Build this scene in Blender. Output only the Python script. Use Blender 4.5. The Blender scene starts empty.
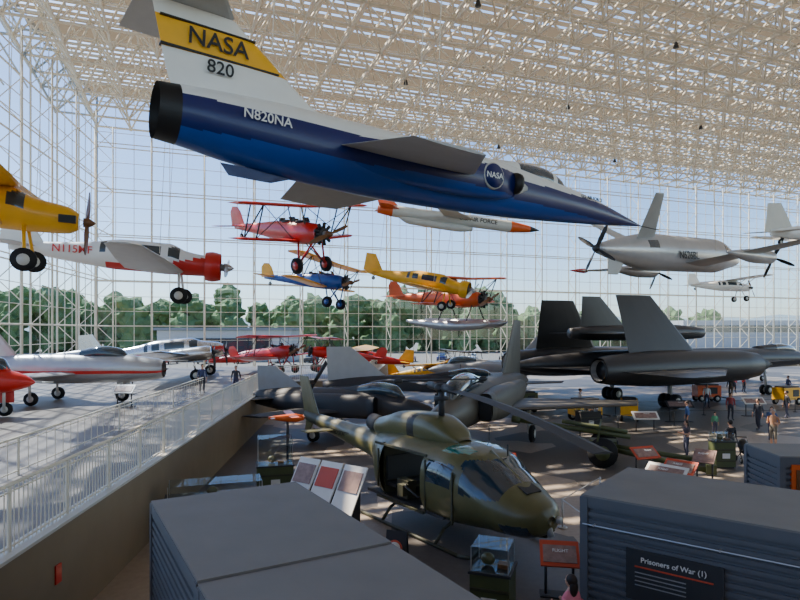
import bpy, math, random
from mathutils import Vector, Matrix, noise
random.seed(4)
R=math.radians
scene=bpy.context.scene
def srgb(r,g,b):
    f=lambda c:((c/255)/12.92 if c/255<=.04045 else ((c/255+.055)/1.055)**2.4)
    return (f(r),f(g),f(b))
def mat(name,col,rough=.5,metal=0.,var=.12,scale=2.5,coat=0.,bump=0.):
    m=bpy.data.materials.new(name); m.use_nodes=True
    nt=m.node_tree; b=nt.nodes['Principled BSDF']
    c=srgb(*col)
    tc=nt.nodes.new('ShaderNodeTexCoord'); nz=nt.nodes.new('ShaderNodeTexNoise')
    nz.inputs['Scale'].default_value=scale; nz.inputs['Detail'].default_value=5
    nt.links.new(tc.outputs['Object'],nz.inputs['Vector'])
    mx=nt.nodes.new('ShaderNodeMix'); mx.data_type='RGBA'
    mx.inputs[6].default_value=tuple(x*(1-var) for x in c)+(1,)
    mx.inputs[7].default_value=tuple(min(1,x*(1+var)) for x in c)+(1,)
    nt.links.new(nz.outputs['Fac'],mx.inputs[0]); nt.links.new(mx.outputs[2],b.inputs['Base Color'])
    b.inputs['Roughness'].default_value=rough; b.inputs['Metallic'].default_value=metal
    b.inputs['Coat Weight'].default_value=coat
    if bump:
        bp=nt.nodes.new('ShaderNodeBump'); bp.inputs['Strength'].default_value=bump
        nt.links.new(nz.outputs['Fac'],bp.inputs['Height']); nt.links.new(bp.outputs['Normal'],b.inputs['Normal'])
    return m
white=mat('paint_white',(232,232,228),.35,coat=.3,var=.06)
offwhite=mat('paint_offwhite',(200,198,190),.4)
steel_w=mat('steel_white',(222,214,196),.55,var=.05)
navy=mat('paint_navy',(14,30,92),.35,coat=.15)
blue=mat('paint_blue',(14,70,150),.35,coat=.25)
red=mat('paint_red',(200,30,22),.35,coat=.3)
orange=mat('paint_orange',(222,92,26),.4,coat=.2)
yellow=mat('paint_yellow',(240,176,16),.4,coat=.2)
black=mat('black',(18,18,20),.5)
rubber=mat('rubber',(22,22,24),.8)
dark=mat('dark_grey',(48,48,50),.6)
bbird=mat('blackbird_paint',(46,45,46),.42,var=.25,scale=1)
grey=mat('paint_grey',(142,142,142),.45)
lgrey=mat('paint_lightgrey',(180,180,178),.4)
silver=mat('aluminium',(208,207,206),.22,1.)
silverp=mat('silver_paint',(184,184,184),.3,.5)
olive=mat('olive_drab',(94,90,54),.4,var=.28,coat=.2)
olived=mat('olive_dark',(60,60,42),.6,var=.2)
green=mat('army_green',(74,82,48),.6,var=.2)
camo=mat('camo_brown_grey',(68,63,53),.5,var=.45,scale=.7)
concrete=mat('concrete',(136,120,96),.8,var=.18,scale=1.2)
wood=mat('propeller_wood',(110,70,36),.4)
skinm=mat('skin',(205,155,125),.5); hairm=mat('hair_dark',(40,28,20),.6); hairg=mat('hair_grey',(150,145,138),.6)
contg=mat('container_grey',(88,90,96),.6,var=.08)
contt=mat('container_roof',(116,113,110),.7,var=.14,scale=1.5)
glassd=mat('cockpit_glass',(40,56,66),.06,.0,var=.3,coat=1)
teal=mat('roof_window_teal',(40,120,110),.1,coat=1)
signw=mat('sign_white',(228,225,218),.5); signr=mat('sign_red',(200,74,46),.5); signp=mat('sign_photo',(150,120,110),.5,var=.7,scale=6)
def glassmat(name,tint,gl=.07,rough=.0):
    m=bpy.data.materials.new(name); m.use_nodes=True; nt=m.node_tree; nt.nodes.clear()
    o=nt.nodes.new('ShaderNodeOutputMaterial'); t=nt.nodes.new('ShaderNodeBsdfTransparent'); g=nt.nodes.new('ShaderNodeBsdfGlossy')
    x=nt.nodes.new('ShaderNodeMixShader'); t.inputs[0].default_value=tint+(1,); g.inputs['Roughness'].default_value=rough
    x.inputs[0].default_value=gl; nt.links.new(t.outputs[0],x.inputs[1]); nt.links.new(g.outputs[0],x.inputs[2]); nt.links.new(x.outputs[0],o.inputs[0]); return m
pane=glassmat('window_glass',(.47,.59,.77),.05)
plexi=glassmat('plexiglass',(.86,.93,.95),.14,.02)
CEIL=25.8
class B:
    def __init__(s): s.v=[];s.f=[];s.m=[];s.sm=[];s.mats=[];s.T=Matrix();s.texts=[];s.cab=[]
    def mi(s,m):
        if m not in s.mats: s.mats.append(m)
        return s.mats.index(m)
    def add(s,vs,fs,m,smooth=False):
        o=len(s.v); flip=s.T.determinant()<0
        for p in vs: s.v.append(s.T@Vector(p))
        for f in fs:
            if callable(m):
                c=Vector((0,0,0))
                for i in f: c+=Vector(vs[i])
                mm=m(c/len(f))
                if mm is None: continue
            else: mm=m
            ff=[o+i for i in f]
            if flip: ff.reverse()
            s.f.append(ff); s.m.append(s.mi(mm)); s.sm.append(smooth)
    def loft(s,secs,m,n=24,sub=4,cap=True):
        S=[tuple(q)+((0.,2.) if len(q)==4 else ((2.,) if len(q)==5 else ())) for q in secs]
        N=len(S); out=[]
        def slopes(k):
            d=[(S[i+1][k]-S[i][k])/((S[i+1][0]-S[i][0]) or 1e-6) for i in range(N-1)]
            t=[d[0]]+[0 if d[i-1]*d[i]<=0 else 2*d[i-1]*d[i]/(d[i-1]+d[i]) for i in range(1,N-1)]+[d[-1]]
            return t
        T=[None]+[slopes(k) for k in range(1,6)]
        for i in range(N-1):
            h=S[i+1][0]-S[i][0]
            for j in range(sub):
                u=j/sub; r=[S[i][0]+h*u]
                for k in range(1,6):
                    r.append((2*u**3-3*u*u+1)*S[i][k]+(u**3-2*u*u+u)*h*T[k][i]+(-2*u**3+3*u*u)*S[i+1][k]+(u**3-u*u)*h*T[k][i+1])
                out.append(r)
        out.append(list(S[-1])); vs=[]
        for x,zc,hw,hh,yc,e in out:
            for a in range(n):
                A=2*math.pi*(a+.5)/n; c,q=math.cos(A),math.sin(A)
                vs.append((x,yc+hw*math.copysign(abs(c)**(2/e),c),zc+hh*math.copysign(abs(q)**(2/e),q)))
        fs=[]
        for i in range(len(out)-1):
            for a in range(n):
                b=(a+1)%n; fs.append((i*n+a,i*n+b,(i+1)*n+b,(i+1)*n+a))
        if S[0][0]<S[-1][0]: fs=[f[::-1] for f in fs]
        if cap: fs.append(tuple(range(n))); fs.append(tuple(range((len(out)-1)*n,len(out)*n)))
        s.add(vs,fs,m,True)
    PR=[(0,0),(.04,.3),(.15,.46),(.35,.5),(.65,.33),(1,.03),(1,-.03),(.65,-.3),(.35,-.4),(.15,-.36),(.04,-.25)]
    def wing(s,st,m,axis='z',mirror=False):
        n=len(B.PR); vs=[]
        for x,y,z,c,t in st:
            for px,pt in B.PR:
                vs.append((x-px*c,y,z+pt*t) if axis=='z' else (x-px*c,y+pt*t,z))
        fs=[]
        for i in range(len(st)-1):
            for a in range(n): b=(a+1)%n; fs.append((i*n+a,(i+1)*n+a,(i+1)*n+b,i*n+b))
        fs.append(tuple(range(n))); fs.append(tuple(range((len(st)-1)*n,len(st)*n)))
        s.add(vs,fs,m,False)
        if mirror:
            s.add([(x,-y,z) for x,y,z in vs],[f[::-1] for f in fs],m,False)
    def tube(s,p,q,r,m,r2=None,n=8,smooth=True,cap=True):
        p=Vector(p);q=Vector(q);r2=r if r2 is None else r2; d=(q-p)
        if d.length<1e-6:return
        d.normalize(); a=d.orthogonal().normalized(); b=d.cross(a); vs=[]
        for c,rr in ((p,r),(q,r2)):
            for k in range(n):
                A=2*math.pi*k/n; vs.append(tuple(c+a*math.cos(A)*rr+b*math.sin(A)*rr))
        fs=[(k,(k+1)%n,n+(k+1)%n,n+k) for k in range(n)]
        if cap: fs+= [tuple(range(n))[::-1],tuple(range(n,2*n))]
        s.add(vs,fs,m,smooth and n>5)
    def path(s,pts,r,m,n=8):
        for a,b in zip(pts,pts[1:]): s.tube(a,b,r,m,n=n)
    def box(s,c,d,m,rz=0,rx=0,ry=0):
        M=Matrix.Translation(c)@Matrix.Rotation(rz,4,'Z')@Matrix.Rotation(ry,4,'Y')@Matrix.Rotation(rx,4,'X')
        vs=[tuple(M@Vector((x*d[0]/2,y*d[1]/2,z*d[2]/2))) for x in(-1,1) for y in(-1,1) for z in(-1,1)]
        s.add(vs,[(0,1,3,2),(4,6,7,5),(0,4,5,1),(2,3,7,6),(0,2,6,4),(1,5,7,3)],m)
    def sph(s,c,r,m,nu=14,nv=9):
        if not hasattr(r,'__len__'): r=(r,r,r)
        vs=[(c[0],c[1],c[2]+r[2])]
        for j in range(1,nv):
            P=math.pi*j/nv
            for i in range(nu):
                A=2*math.pi*i/nu; vs.append((c[0]+r[0]*math.sin(P)*math.cos(A),c[1]+r[1]*math.sin(P)*math.sin(A),c[2]+r[2]*math.cos(P)))
        vs.append((c[0],c[1],c[2]-r[2])); L=len(vs)-1; fs=[(0,1+i,1+(i+1)%nu) for i in range(nu)]
        for j in range(nv-2):
            for i in range(nu): a=1+j*nu+i;b=1+j*nu+(i+1)%nu; fs.append((a,a+nu,b+nu,b))
        o=1+(nv-2)*nu; fs+=[(o+i,L,o+(i+1)%nu) for i in range(nu)]
        s.add(vs,fs,m,True)
    def wheel(s,c,r,w,hub=None):
        c=Vector(c); y=Vector((0,w/2,0))
        s.tube(c-y*.7,c+y*.7,r,rubber,n=18); s.tube(c-y,c+y,r*.82,rubber,n=18); s.tube(c-y*1.08,c+y*1.08,r*.5,hub or offwhite,n=14)
    def prop(s,c,r,nb,m,a0=.3,spin=None):
        c=Vector(c)
        for k in range(nb):
            a=a0+2*math.pi*k/nb; d=Vector((0,math.cos(a),math.sin(a))); t=Vector((0,-math.sin(a),math.cos(a)))
            X=Vector((1,0,0)); vs=[]
            for f,w,tw in((.05,.05,1.),(.4,.09,.6),(.8,.075,.35),(1.,.03,.3)):
                ch=(t*math.cos(tw)+X*math.sin(tw))*w*r; th=(X*math.cos(tw)-t*math.sin(tw))*.012*r
                for q in(ch+th,-ch+th,-ch-th,ch-th): vs.append(tuple(c+d*f*r+q))
            fs=[]
            for i in range(3):
                for j in range(4): fs.append((i*4+j,i*4+(j+1)%4,i*4+4+(j+1)%4,i*4+4+j))
            fs+=[(12,13,14,15)]
            s.add(vs,fs,m)
        s.loft([(c.x-.1,c.z,r*.13,r*.13,c.y),(c.x+.05,c.z,r*.12,r*.12,c.y),(c.x+.3*r*.7,c.z,.01,.01,c.y)],spin or m,n=14,sub=2)
    def text(s,t,size,loc,rot,m): s.texts.append((t,size,loc,rot,m))
    def cables(s,pts,h=14): s.cab+=pts
    def done(s,name,loc=(0,0,0),head=0,pitch=0,roll=0,scale=1.):
        for p in s.cab: s.tube(p,(p[0],p[1]*1.1,(CEIL-loc[2])/scale-.3-abs(math.sin(R(pitch)))*abs(p[0])),.012,steel_w,n=4)
        me=bpy.data.meshes.new(name); me.from_pydata([tuple(v) for v in s.v],[],s.f)
        for m in s.mats: me.materials.append(m)
        me.polygons.foreach_set('material_index',s.m); me.polygons.foreach_set('use_smooth',s.sm); me.update()
        o=bpy.data.objects.new(name,me); scene.collection.objects.link(o)
        o.matrix_world=Matrix.Translation(loc)@Matrix.Rotation(R(head),4,'Z')@Matrix.Rotation(R(-pitch),4,'Y')@Matrix.Rotation(R(roll),4,'X')@Matrix.Scale(scale,4)
        for i,(t,size,l,rot,m) in enumerate(s.texts):
            cu=bpy.data.curves.new('lettering','FONT'); cu.body=t; cu.size=size; cu.extrude=.006; cu.offset=.008*size; cu.align_x='CENTER'; cu.align_y='CENTER'; cu.materials.append(m)
            to=bpy.data.objects.new('lettering_%d'%(i+1),cu); scene.collection.objects.link(to); to.parent=o
            to.location=l; to.rotation_euler=[R(a) for a in rot]
        return o

# ---------------- camera, light, sky ----------------
cd=bpy.data.cameras.new('camera'); cam=bpy.data.objects.new('camera',cd); scene.collection.objects.link(cam)
cam.location=(0,0,5.6); cam.rotation_euler=(R(90),0,0); cd.sensor_width=36; cd.lens=27; cd.shift_y=.0375; cd.clip_end=3000
scene.camera=cam
w=bpy.data.worlds.new('sky'); scene.world=w; w.use_nodes=True; nt=w.node_tree
sk=nt.nodes.new('ShaderNodeTexSky'); sk.sky_type='NISHITA'; sk.sun_disc=False; sk.sun_elevation=R(45); sk.sun_rotation=R(-60); sk.air_density=1.0; sk.dust_density=.5; sk.ozone_density=2.
bg=nt.nodes['Background']; bg.inputs[1].default_value=.46; nt.links.new(sk.outputs[0],bg.inputs[0])
sd=bpy.data.lights.new('sun','SUN'); sd.energy=21; sd.angle=R(.6); sd.color=(1,.88,.71)
so=bpy.data.objects.new('sun',sd); scene.collection.objects.link(so); so.location=(-40,20,60)
so.rotation_euler=(-Vector((-.62,.42,.95))).to_track_quat('-Z','Y').to_euler()

# ---------------- building ----------------
C=Vector((-30.3,60,0)); A=Vector((.938,.346,0)); Bd=Vector((.346,-.938,0)); H=26.
def lwx(y): return -30.3+.175*(60-y)
def edge(y): return -5.74-.075*y
fm=bpy.data.materials.new('floor_carpet'); fm.use_nodes=True; nt=fm.node_tree; b=nt.nodes['Principled BSDF']; b.inputs['Roughness'].default_value=.5
tc=nt.nodes.new('ShaderNodeTexCoord'); vo=nt.nodes.new('ShaderNodeTexVoronoi'); vo.inputs['Scale'].default_value=.16; vo.distance='MANHATTAN'
nz=nt.nodes.new('ShaderNodeTexNoise'); nz.inputs['Scale'].default_value=6; nz.inputs['Detail'].default_value=8
cr=nt.nodes.new('ShaderNodeValToRGB'); e=cr.color_ramp.elements; e[0].position=.3; e[0].color=srgb(98,92,88)+(1,); e[1].position=.7; e[1].color=srgb(172,156,138)+(1,); cr.color_ramp.interpolation='CONSTANT'
k=cr.color_ramp.elements.new(.5); k.color=srgb(128,120,113)+(1,)
mx=nt.nodes.new('ShaderNodeMix'); mx.data_type='RGBA'; mx.blend_type='MULTIPLY'; mx.inputs[0].default_value=.4
nt.links.new(tc.outputs['Object'],vo.inputs['Vector']); nt.links.new(tc.outputs['Object'],nz.inputs['Vector'])
sp=nt.nodes.new('ShaderNodeSeparateColor'); nt.links.new(vo.outputs['Color'],sp.inputs[0]); nt.links.new(sp.outputs[0],cr.inputs[0])
nt.links.new(cr.outputs[0],mx.inputs[6]); nt.links.new(nz.outputs['Fac'],mx.inputs[7]); nt.links.new(mx.outputs[2],b.inputs['Base Color'])
E=C+A*118
g=B(); g.add([(lwx(-14),-14,0),(80,-14,0),(E.x,E.y,0),(C.x,C.y,0)],[(0,1,2,3)],fm); g.add([(lwx(-14),-14,-.25),(80,-14,-.25),(E.x,E.y,-.25),(C.x,C.y,-.25)],[(3,2,1,0)],fm); g.done('floor')
terr=mat('terrace_floor',(112,101,90),.5,var=.25,scale=.8)
g=B(); Zt=1.75
poly=[(edge(-13),-13),(edge(42),42),(-2.5,43.5),(-1.5,68.5),(C.x+1.2,C.y-1.2),(lwx(-13)+.9,-13)]
n=len(poly); vs=[(x,y,.01) for x,y in poly]+[(x,y,Zt) for x,y in poly]
g.add(vs,[tuple(range(n,2*n))],terr); g.add(vs,[(i,(i+1)%n,n+(i+1)%n,n+i) for i in range(n)],concrete)
g.done('terrace_platform')
def railing(name,p,q,z0,wall=0,htop=1.05,step=.14,m=steel_w,off=(0,0)):
    g=B(); p=Vector(p);q=Vector(q); d=q-p; L=d.length; u=d/L; ang=math.atan2(u.y,u.x)
    if wall:
        mid=(p+q)/2; g.box((mid.x,mid.y,(z0+wall)/2),(L,.28,z0+wall),concrete,rz=ang); g.box((mid.x,mid.y,z0+wall+.03),(L+.05,.36,.06),offwhite,rz=ang)
    zb=z0+wall; zt=z0+htop
    k=0
    while k*step<L:
        c=p+u*k*step; post=(k%14==0)
        g.tube((c.x,c.y,zb),(c.x,c.y,zt),.035 if post else .011,m,n=6 if post else 4,cap=False); k+=1
    for z,r in((zt,.035),(zt-.12,.015),(zb+.12,.018)): g.tube((p.x,p.y,z),(q.x,q.y,z),r,m,n=8)
    if wall and L>30:
        c=p+u*15; g.box((c.x+.16,c.y,1.15),(.03,.18,.34),red)
    g.done(name)
railing('railing',(edge(-4)+.16,-4,0),(edge(42)+.16,42,0),Zt,.22,1.35)
railing('railing',(edge(42),42,0),(-2.5,43.5,0),Zt,.22,1.35)
railing('railing',(-2.5,43.5,0),(-1.5,68,0),Zt,.22,1.35)
railing('railing',(-8.7-.3,2,0),(-9.1-.075*36,36,0),Zt,0,1.0,.5)
def glasswall(name,P,u,L,inn):
    g=B(); ang=math.atan2(u.y,u.x); pit=1.7
    g2=lambda s,z,o=0: tuple(P+u*s+inn*o+Vector((0,0,z)))
    g.add([g2(0,0,-.06),g2(L,0,-.06),g2(L,H+3,-.06),g2(0,H+3,-.06)],[(0,1,2,3)],pane)
    N=int(L/pit)
    for i in range(N+1):
        big=i%3==0; r=.08 if big else .035
        g.tube(g2(i*pit,0),g2(i*pit,H+3),r,steel_w,n=4)
        if big:
            g.tube(g2(i*pit,0,1.5),g2(i*pit,H,1.5),.08,steel_w,n=6)
            for z in range(0,int(H),3):
                g.tube(g2(i*pit,z,0),g2(i*pit,z+1.5,1.5),.035,steel_w,n=4,cap=False); g.tube(g2(i*pit,z+1.5,1.5),g2(i*pit,z+3,0),.035,steel_w,n=4,cap=False)
    z=1.5; j=0
    while z<H+3:
        g.tube(g2(0,z),g2(L,z),.07 if j%3==0 else .035,steel_w,n=4)
        if j%3==0:
            g.tube(g2(0,z,1.5),g2(L,z,1.5),.055,steel_w,n=5)
        z+=1.5; j+=1
    mid=P+u*L/2; g.box((mid.x,mid.y,.35),(L,.4,.7),concrete,rz=ang)
    g.done(name)
glasswall('wall_back',C,A,118,Bd)
LW=Vector((.172,-.985,0)); glasswall('wall_left',C,LW,75,Vector((.985,.172,0)))
plaster=mat('plaster_wall',(204,190,170),.8)
g=B(); x0=lwx(-14); g.box(((x0+80)/2,-14.2,6),(80-x0,.3,12),plaster)
for i in range(0,24): 
    xx=x0+i*4; g.box((xx,-14.2,(12+H+3)/2),(.2,.3,H-9),steel_w)
for z in(12,16,20,25,H+3): g.box(((x0+80)/2,-14.2,z),(80-x0,.3,.2),steel_w)
g.done('wall_front')
g=B(); mod=3.1
def node(i,j,l): return C+A*(i*mod+(mod/2 if l else 0))+Bd*(j*mod+(mod/2 if l else 0))+Vector((0,0,H+ (2.5 if l else 0)))
def ok(p): return p.x>lwx(p.y)-3 and p.y>-13 and p.x<78
for i in range(-8,38):
    for j in range(0,32):
        for l in (0,1):
            p=node(i,j,l)
            if not ok(p): continue
            for q in (node(i+1,j,l),node(i,j+1,l)):
                if ok(q): g.tube(p,q,.11,steel_w,n=5,cap=False)
            if l==0:
                g.sph(tuple(p),.2,steel_w,6,4)
                for di,dj in((0,0),(-1,0),(0,-1),(-1,-1)):
                    q=node(i+di,j+dj,1)
                    if ok(q) and j+dj>=0: g.tube(p,q,.085,steel_w,n=5,cap=False)
g.done('ceiling_space_frame')
rm=bpy.data.materials.new('roof_panel'); rm.use_nodes=True; nt=rm.node_tree; nt.nodes.clear()
o=nt.nodes.new('ShaderNodeOutputMaterial'); d1=nt.nodes.new('ShaderNodeBsdfDiffuse'); d2=nt.nodes.new('ShaderNodeBsdfTranslucent'); x=nt.nodes.new('ShaderNodeMixShader')
d1.inputs[0].default_value=srgb(150,139,120)+(1,); d2.inputs[0].default_value=srgb(84,77,67)+(1,); x.inputs[0].default_value=.5
nt.links.new(d1.outputs[0],x.inputs[1]); nt.links.new(d2.outputs[0],x.inputs[2]); nt.links.new(x.outputs[0],o.inputs[0])
g=B(); t=0.
k=0
def strip(s0,s1,t0,t1):
    g.add([tuple(C+A*s+Bd*tt+Vector((0,0,H+3.3))) for s,tt in((s0,t0),(s1,t0),(s1,t1),(s0,t1))],[(0,1,2,3)],rm)
while t<106:
    wd=2.2 if k%5==0 else .62
    s0=max(-(t*.19)-1,-20)
    strip(s0,112,t,t+wd)
    if t>32: strip(s0,30,t+wd,t+wd+.3)   # filler strips added over the near-left roof gaps to block sun stripes
    t+=wd+(.3); k+=1
for s in range(-12,112,2):
    p=C+A*s+Vector((0,0,H+3.0)); q=p+Bd*100
    g.tube(p,q,.09,steel_w,n=4)
g.done('ceiling')
g=B()
for i in range(3,22,5):
    for j in range(3,20,4):
        p=node(i,j,0)
        if ok(p):
            g.tube(p,p-Vector((0,0,.3)),.02,dark,n=4); g.tube(p-Vector((0,0,.3)),p-Vector((0,0,.65)),.1,dark,r2=.2,n=12)
g.done('pendant_lamps')

# ---------------- exterior ----------------
tar=mat('tarmac',(120,114,104),.9,var=.15,scale=.05)
g=B(); g.add([(-900,-200,-.5),(1200,-200,-.5),(1200,1500,-.5),(-900,1500,-.5)],[(0,1,2,3)],tar); g.done('ground_outside')
leaf=mat('foliage',(100,124,72),.85,var=.5,scale=.6,bump=.5)
import bmesh
bmi=bmesh.new(); bmesh.ops.create_icosphere(bmi,subdivisions=3,radius=1); bmi.verts.ensure_lookup_table()
iv=[v.co.copy() for v in bmi.verts]; jf=[tuple(v.index for v in f.verts) for f in bmi.faces]; bmi.free()
g=B()
for i in range(62):
    x=-170+i*4.4+random.uniform(-2,2); y=165+random.uniform(-8,10)+max(0,x)*.35; h=random.uniform(12,19) if x<30 else random.uniform(8,12)
    g.tube((x,y,-.5),(x,y,h*.6),.4,wood,n=6)
    for k in range(5):
        c=Vector((x+random.uniform(-2.5,2.5),y+random.uniform(-2,2),h*(.1+.17*k))); r=random.uniform(2.4,3.9); sd_=random.random()*50
        vs=[tuple(c+v*r*(1+.5*noise.noise(v*2.2+Vector((sd_,0,0)))+.28*noise.noise(v*6+Vector((sd_,3,0))))) for v in iv]
        g.add(vs,jf,leaf,False)
g.done('tree_line')
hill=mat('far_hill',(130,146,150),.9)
g=B(); vs=[];fs=[]
for i in range(80):
    x=-700+i*22; h=24+14*noise.noise(Vector((i*.13,0,0)))+5*noise.noise(Vector((i*.6,2,0))); vs+=[(x,760,-1),(x,840,h)]
fs=[(2*i,2*i+2,2*i+3,2*i+1) for i in range(79)]; g.add(vs,fs,hill,True); g.done('distant_hill')
g=B(); g.box((-34,122,2.5),(26,12,6),offwhite); g.box((-34,115.9,2),(18,.2,4),dark); g.box((-34,122,5.8),(27,13,.5),grey); g.done('hangar_building')
g=B(); g.box((115,190,4),(60,20,9),lgrey); g.box((115,179.8,6),(56,.2,2),glassd); g.done('hangar_building')
g=B()
for i in range(22):
    cx=-60+i*6.2; cy=104+i*1.2; cm=[white,dark,silverp,red,grey,navy][i%6]
    g.T=Matrix.Translation((cx,cy,-.5))@Matrix.Rotation(R(80),4,'Z')
    g.loft([(2.2,.6,.7,.25,0,4),(2.0,.65,.85,.35,0,4),(-2.0,.7,.85,.4,0,4),(-2.2,.65,.75,.3,0,4)],cm,n=16,sub=2)
    g.loft([(1.1,.95,.6,.1,0,4),(.4,1.2,.68,.3,0,4),(-1.2,1.2,.68,.3,0,4),(-1.9,.95,.6,.1,0,4)],lambda c:glassd if c.z<1.42 else cm,n=16,sub=3)
    for x in(1.35,-1.35):
        for y in(.8,-.8): g.wheel((x,y,.33),.33,.2)
g.T=Matrix(); g.done('parked_cars')

# ---------------- aircraft ----------------
g=B()
def lv(c):
    if c.x<-16.05: return black
    if c.z>.3-(.01*(c.x+8)): return white
    return navy if c.z>-.3 else blue
g.loft([(0,-.1,.02,.02),(-1.0,-.06,.17,.17),(-2.6,0,.38,.4),(-4,.03,.5,.56),(-6,.05,.58,.74),(-8,.03,.64,.84),(-11,0,.72,.88),(-13.5,.02,.72,.84),(-15,.05,.66,.74),(-16,.08,.58,.63),(-16.5,.08,.55,.58)],lv,n=96,sub=8,cap=False)
g.loft([(-16.5,.08,.55,.58),(-15.9,.08,.45,.48),(-15.6,.08,.05,.05)],black,n=24,sub=2,cap=False)
g.tube((0,0,-.1),(1.1,0,-.1),.018,dark)
for sy in(1,-1):
    g.loft([(-6.9,.05,.17,.36,.62*sy),(-7.6,.03,.3,.5,.66*sy),(-9.5,0,.36,.58,.62*sy),(-12,0,.25,.45,.5*sy),(-13.5,0,.05,.2,.5*sy)],lambda c:white if c.z>.36 else (navy if c.z>-.3 else blue),n=64,sub=6)
    g.loft([(-6.3,.05,.02,.05,.62*sy),(-6.9,.05,.13,.3,.62*sy),(-6.95,.05,.05,.1,.62*sy)],offwhite,n=14,sub=2)
    g.tube((-7.0,.78*sy,.05),(-6.88,.78*sy,.05),.3,black,n=16)
g.loft([(-3.9,.35,.05,.05),(-4.5,.55,.3,.3),(-5.3,.64,.36,.38),(-6.0,.64,.34,.36),(-7.2,.62,.2,.26),(-8.6,.58,.05,.1)],lambda c:glassd if (-6.2<c.x and abs(c.x+4.75)>.06 and c.z>.48) else white,n=22)
g.wing([(-8.3,.5,.05,4.2,.16),(-10.4,3.45,-.48,1.9,.08)],lgrey,mirror=True)
finst=[(-11.6,0,.5,4.5,.22),(-13.0,0,1.0,3.3,.18),(-14.9,0,2.45,1.75,.1)]
fs_=[]
for i in range(19):
    z=.5+i*1.95/18
    if z<1.0: q=(z-.5)/.5; a,b_=finst[0],finst[1]
    else: q=(z-1.0)/1.45; a,b_=finst[1],finst[2]
    fs_.append(tuple(a[k]+(b_[k]-a[k])*q if k!=2 else z for k in range(5)))
g.wing(fs_,lambda c: yellow if 1.5<c.z<2.1 else white,axis='y')
g.wing([(-14.9,.0,2.5,2.0,.12),(-15.9,1.85,2.48,1.1,.06)],lgrey,mirror=True)
g.wing([(-13.2,0,-.75,1.9,.06),(-13.9,0,-1.0,1.0,.05)],navy,axis='y')
g.box((-15.15,0,1.5),(2.6,.2,.03),black); g.box((-15.45,0,2.1),(2.05,.17,.03),black)
g.text('NASA',.52,(-15.25,-.11,1.8),(90,0,0),black)
g.text('820',.4,(-15.2,-.13,1.25),(90,0,0),black)
g.text('N820NA',.3,(-14.3,-.74,.2),(90,0,0),white)
g.text('NASA',.22,(-7.95,-1.03,.05),(90,0,-4),white)
g.tube((-7.95,-.9,.05),(-7.95,-1.01,.05),.33,navy,n=28); g.tube((-7.95,-.9,.05),(-7.95,-.995,.05),.36,offwhite,n=28); g.text('U.S. AIR FORCE',.15,(-3.2,-.43,.3),(90,0,0),dark)
g.cables([(-4,0,.6),(-9.5,.4,.7),(-9.5,-.4,.7),(-14,0,2.0)])
g.done('jet_fighter',(8.9,22.2,9.55),head=33.5,pitch=-2.3,scale=1.03)

def cockpit(g,x,z,m=black):
    g.sph((x,0,z),(.38,.26,.12),m); g.wing([(x+.55,-.22,z,.1,.02),(x+.5,.22,z,.1,.02)],glassd); g.box((x+.42,0,z+.14),(.03,.4,.26),glassd,ry=-.5); g.box((x-.4,0,z+.08),(.15,.3,.2),m)
def radial(g,x,z=0,r=.5,cowl=None,pm=wood,pr=1.3,nb=2,a0=.3):
    g.tube((x-.25,0,z),(x+.12,0,z),r*.55,dark,n=16); g.tube((x+.1,0,z),(x+.35,0,z),r*.28,grey,n=12)
    for k in range(9):
        a=2*math.pi*k/9; g.tube((x,math.cos(a)*r*.4,z+math.sin(a)*r*.4),(x,math.cos(a)*r,z+math.sin(a)*r),.085,black,n=8)
    if cowl: g.loft([(x-.35,z,r*1.05,r*1.05),(x-.1,z,r*1.13,r*1.13),(x+.2,z,r*1.0,r*1.0)],cowl,n=24,sub=2,cap=False)
    g.prop((x+.42,0,z),pr,nb,pm,a0)
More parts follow.
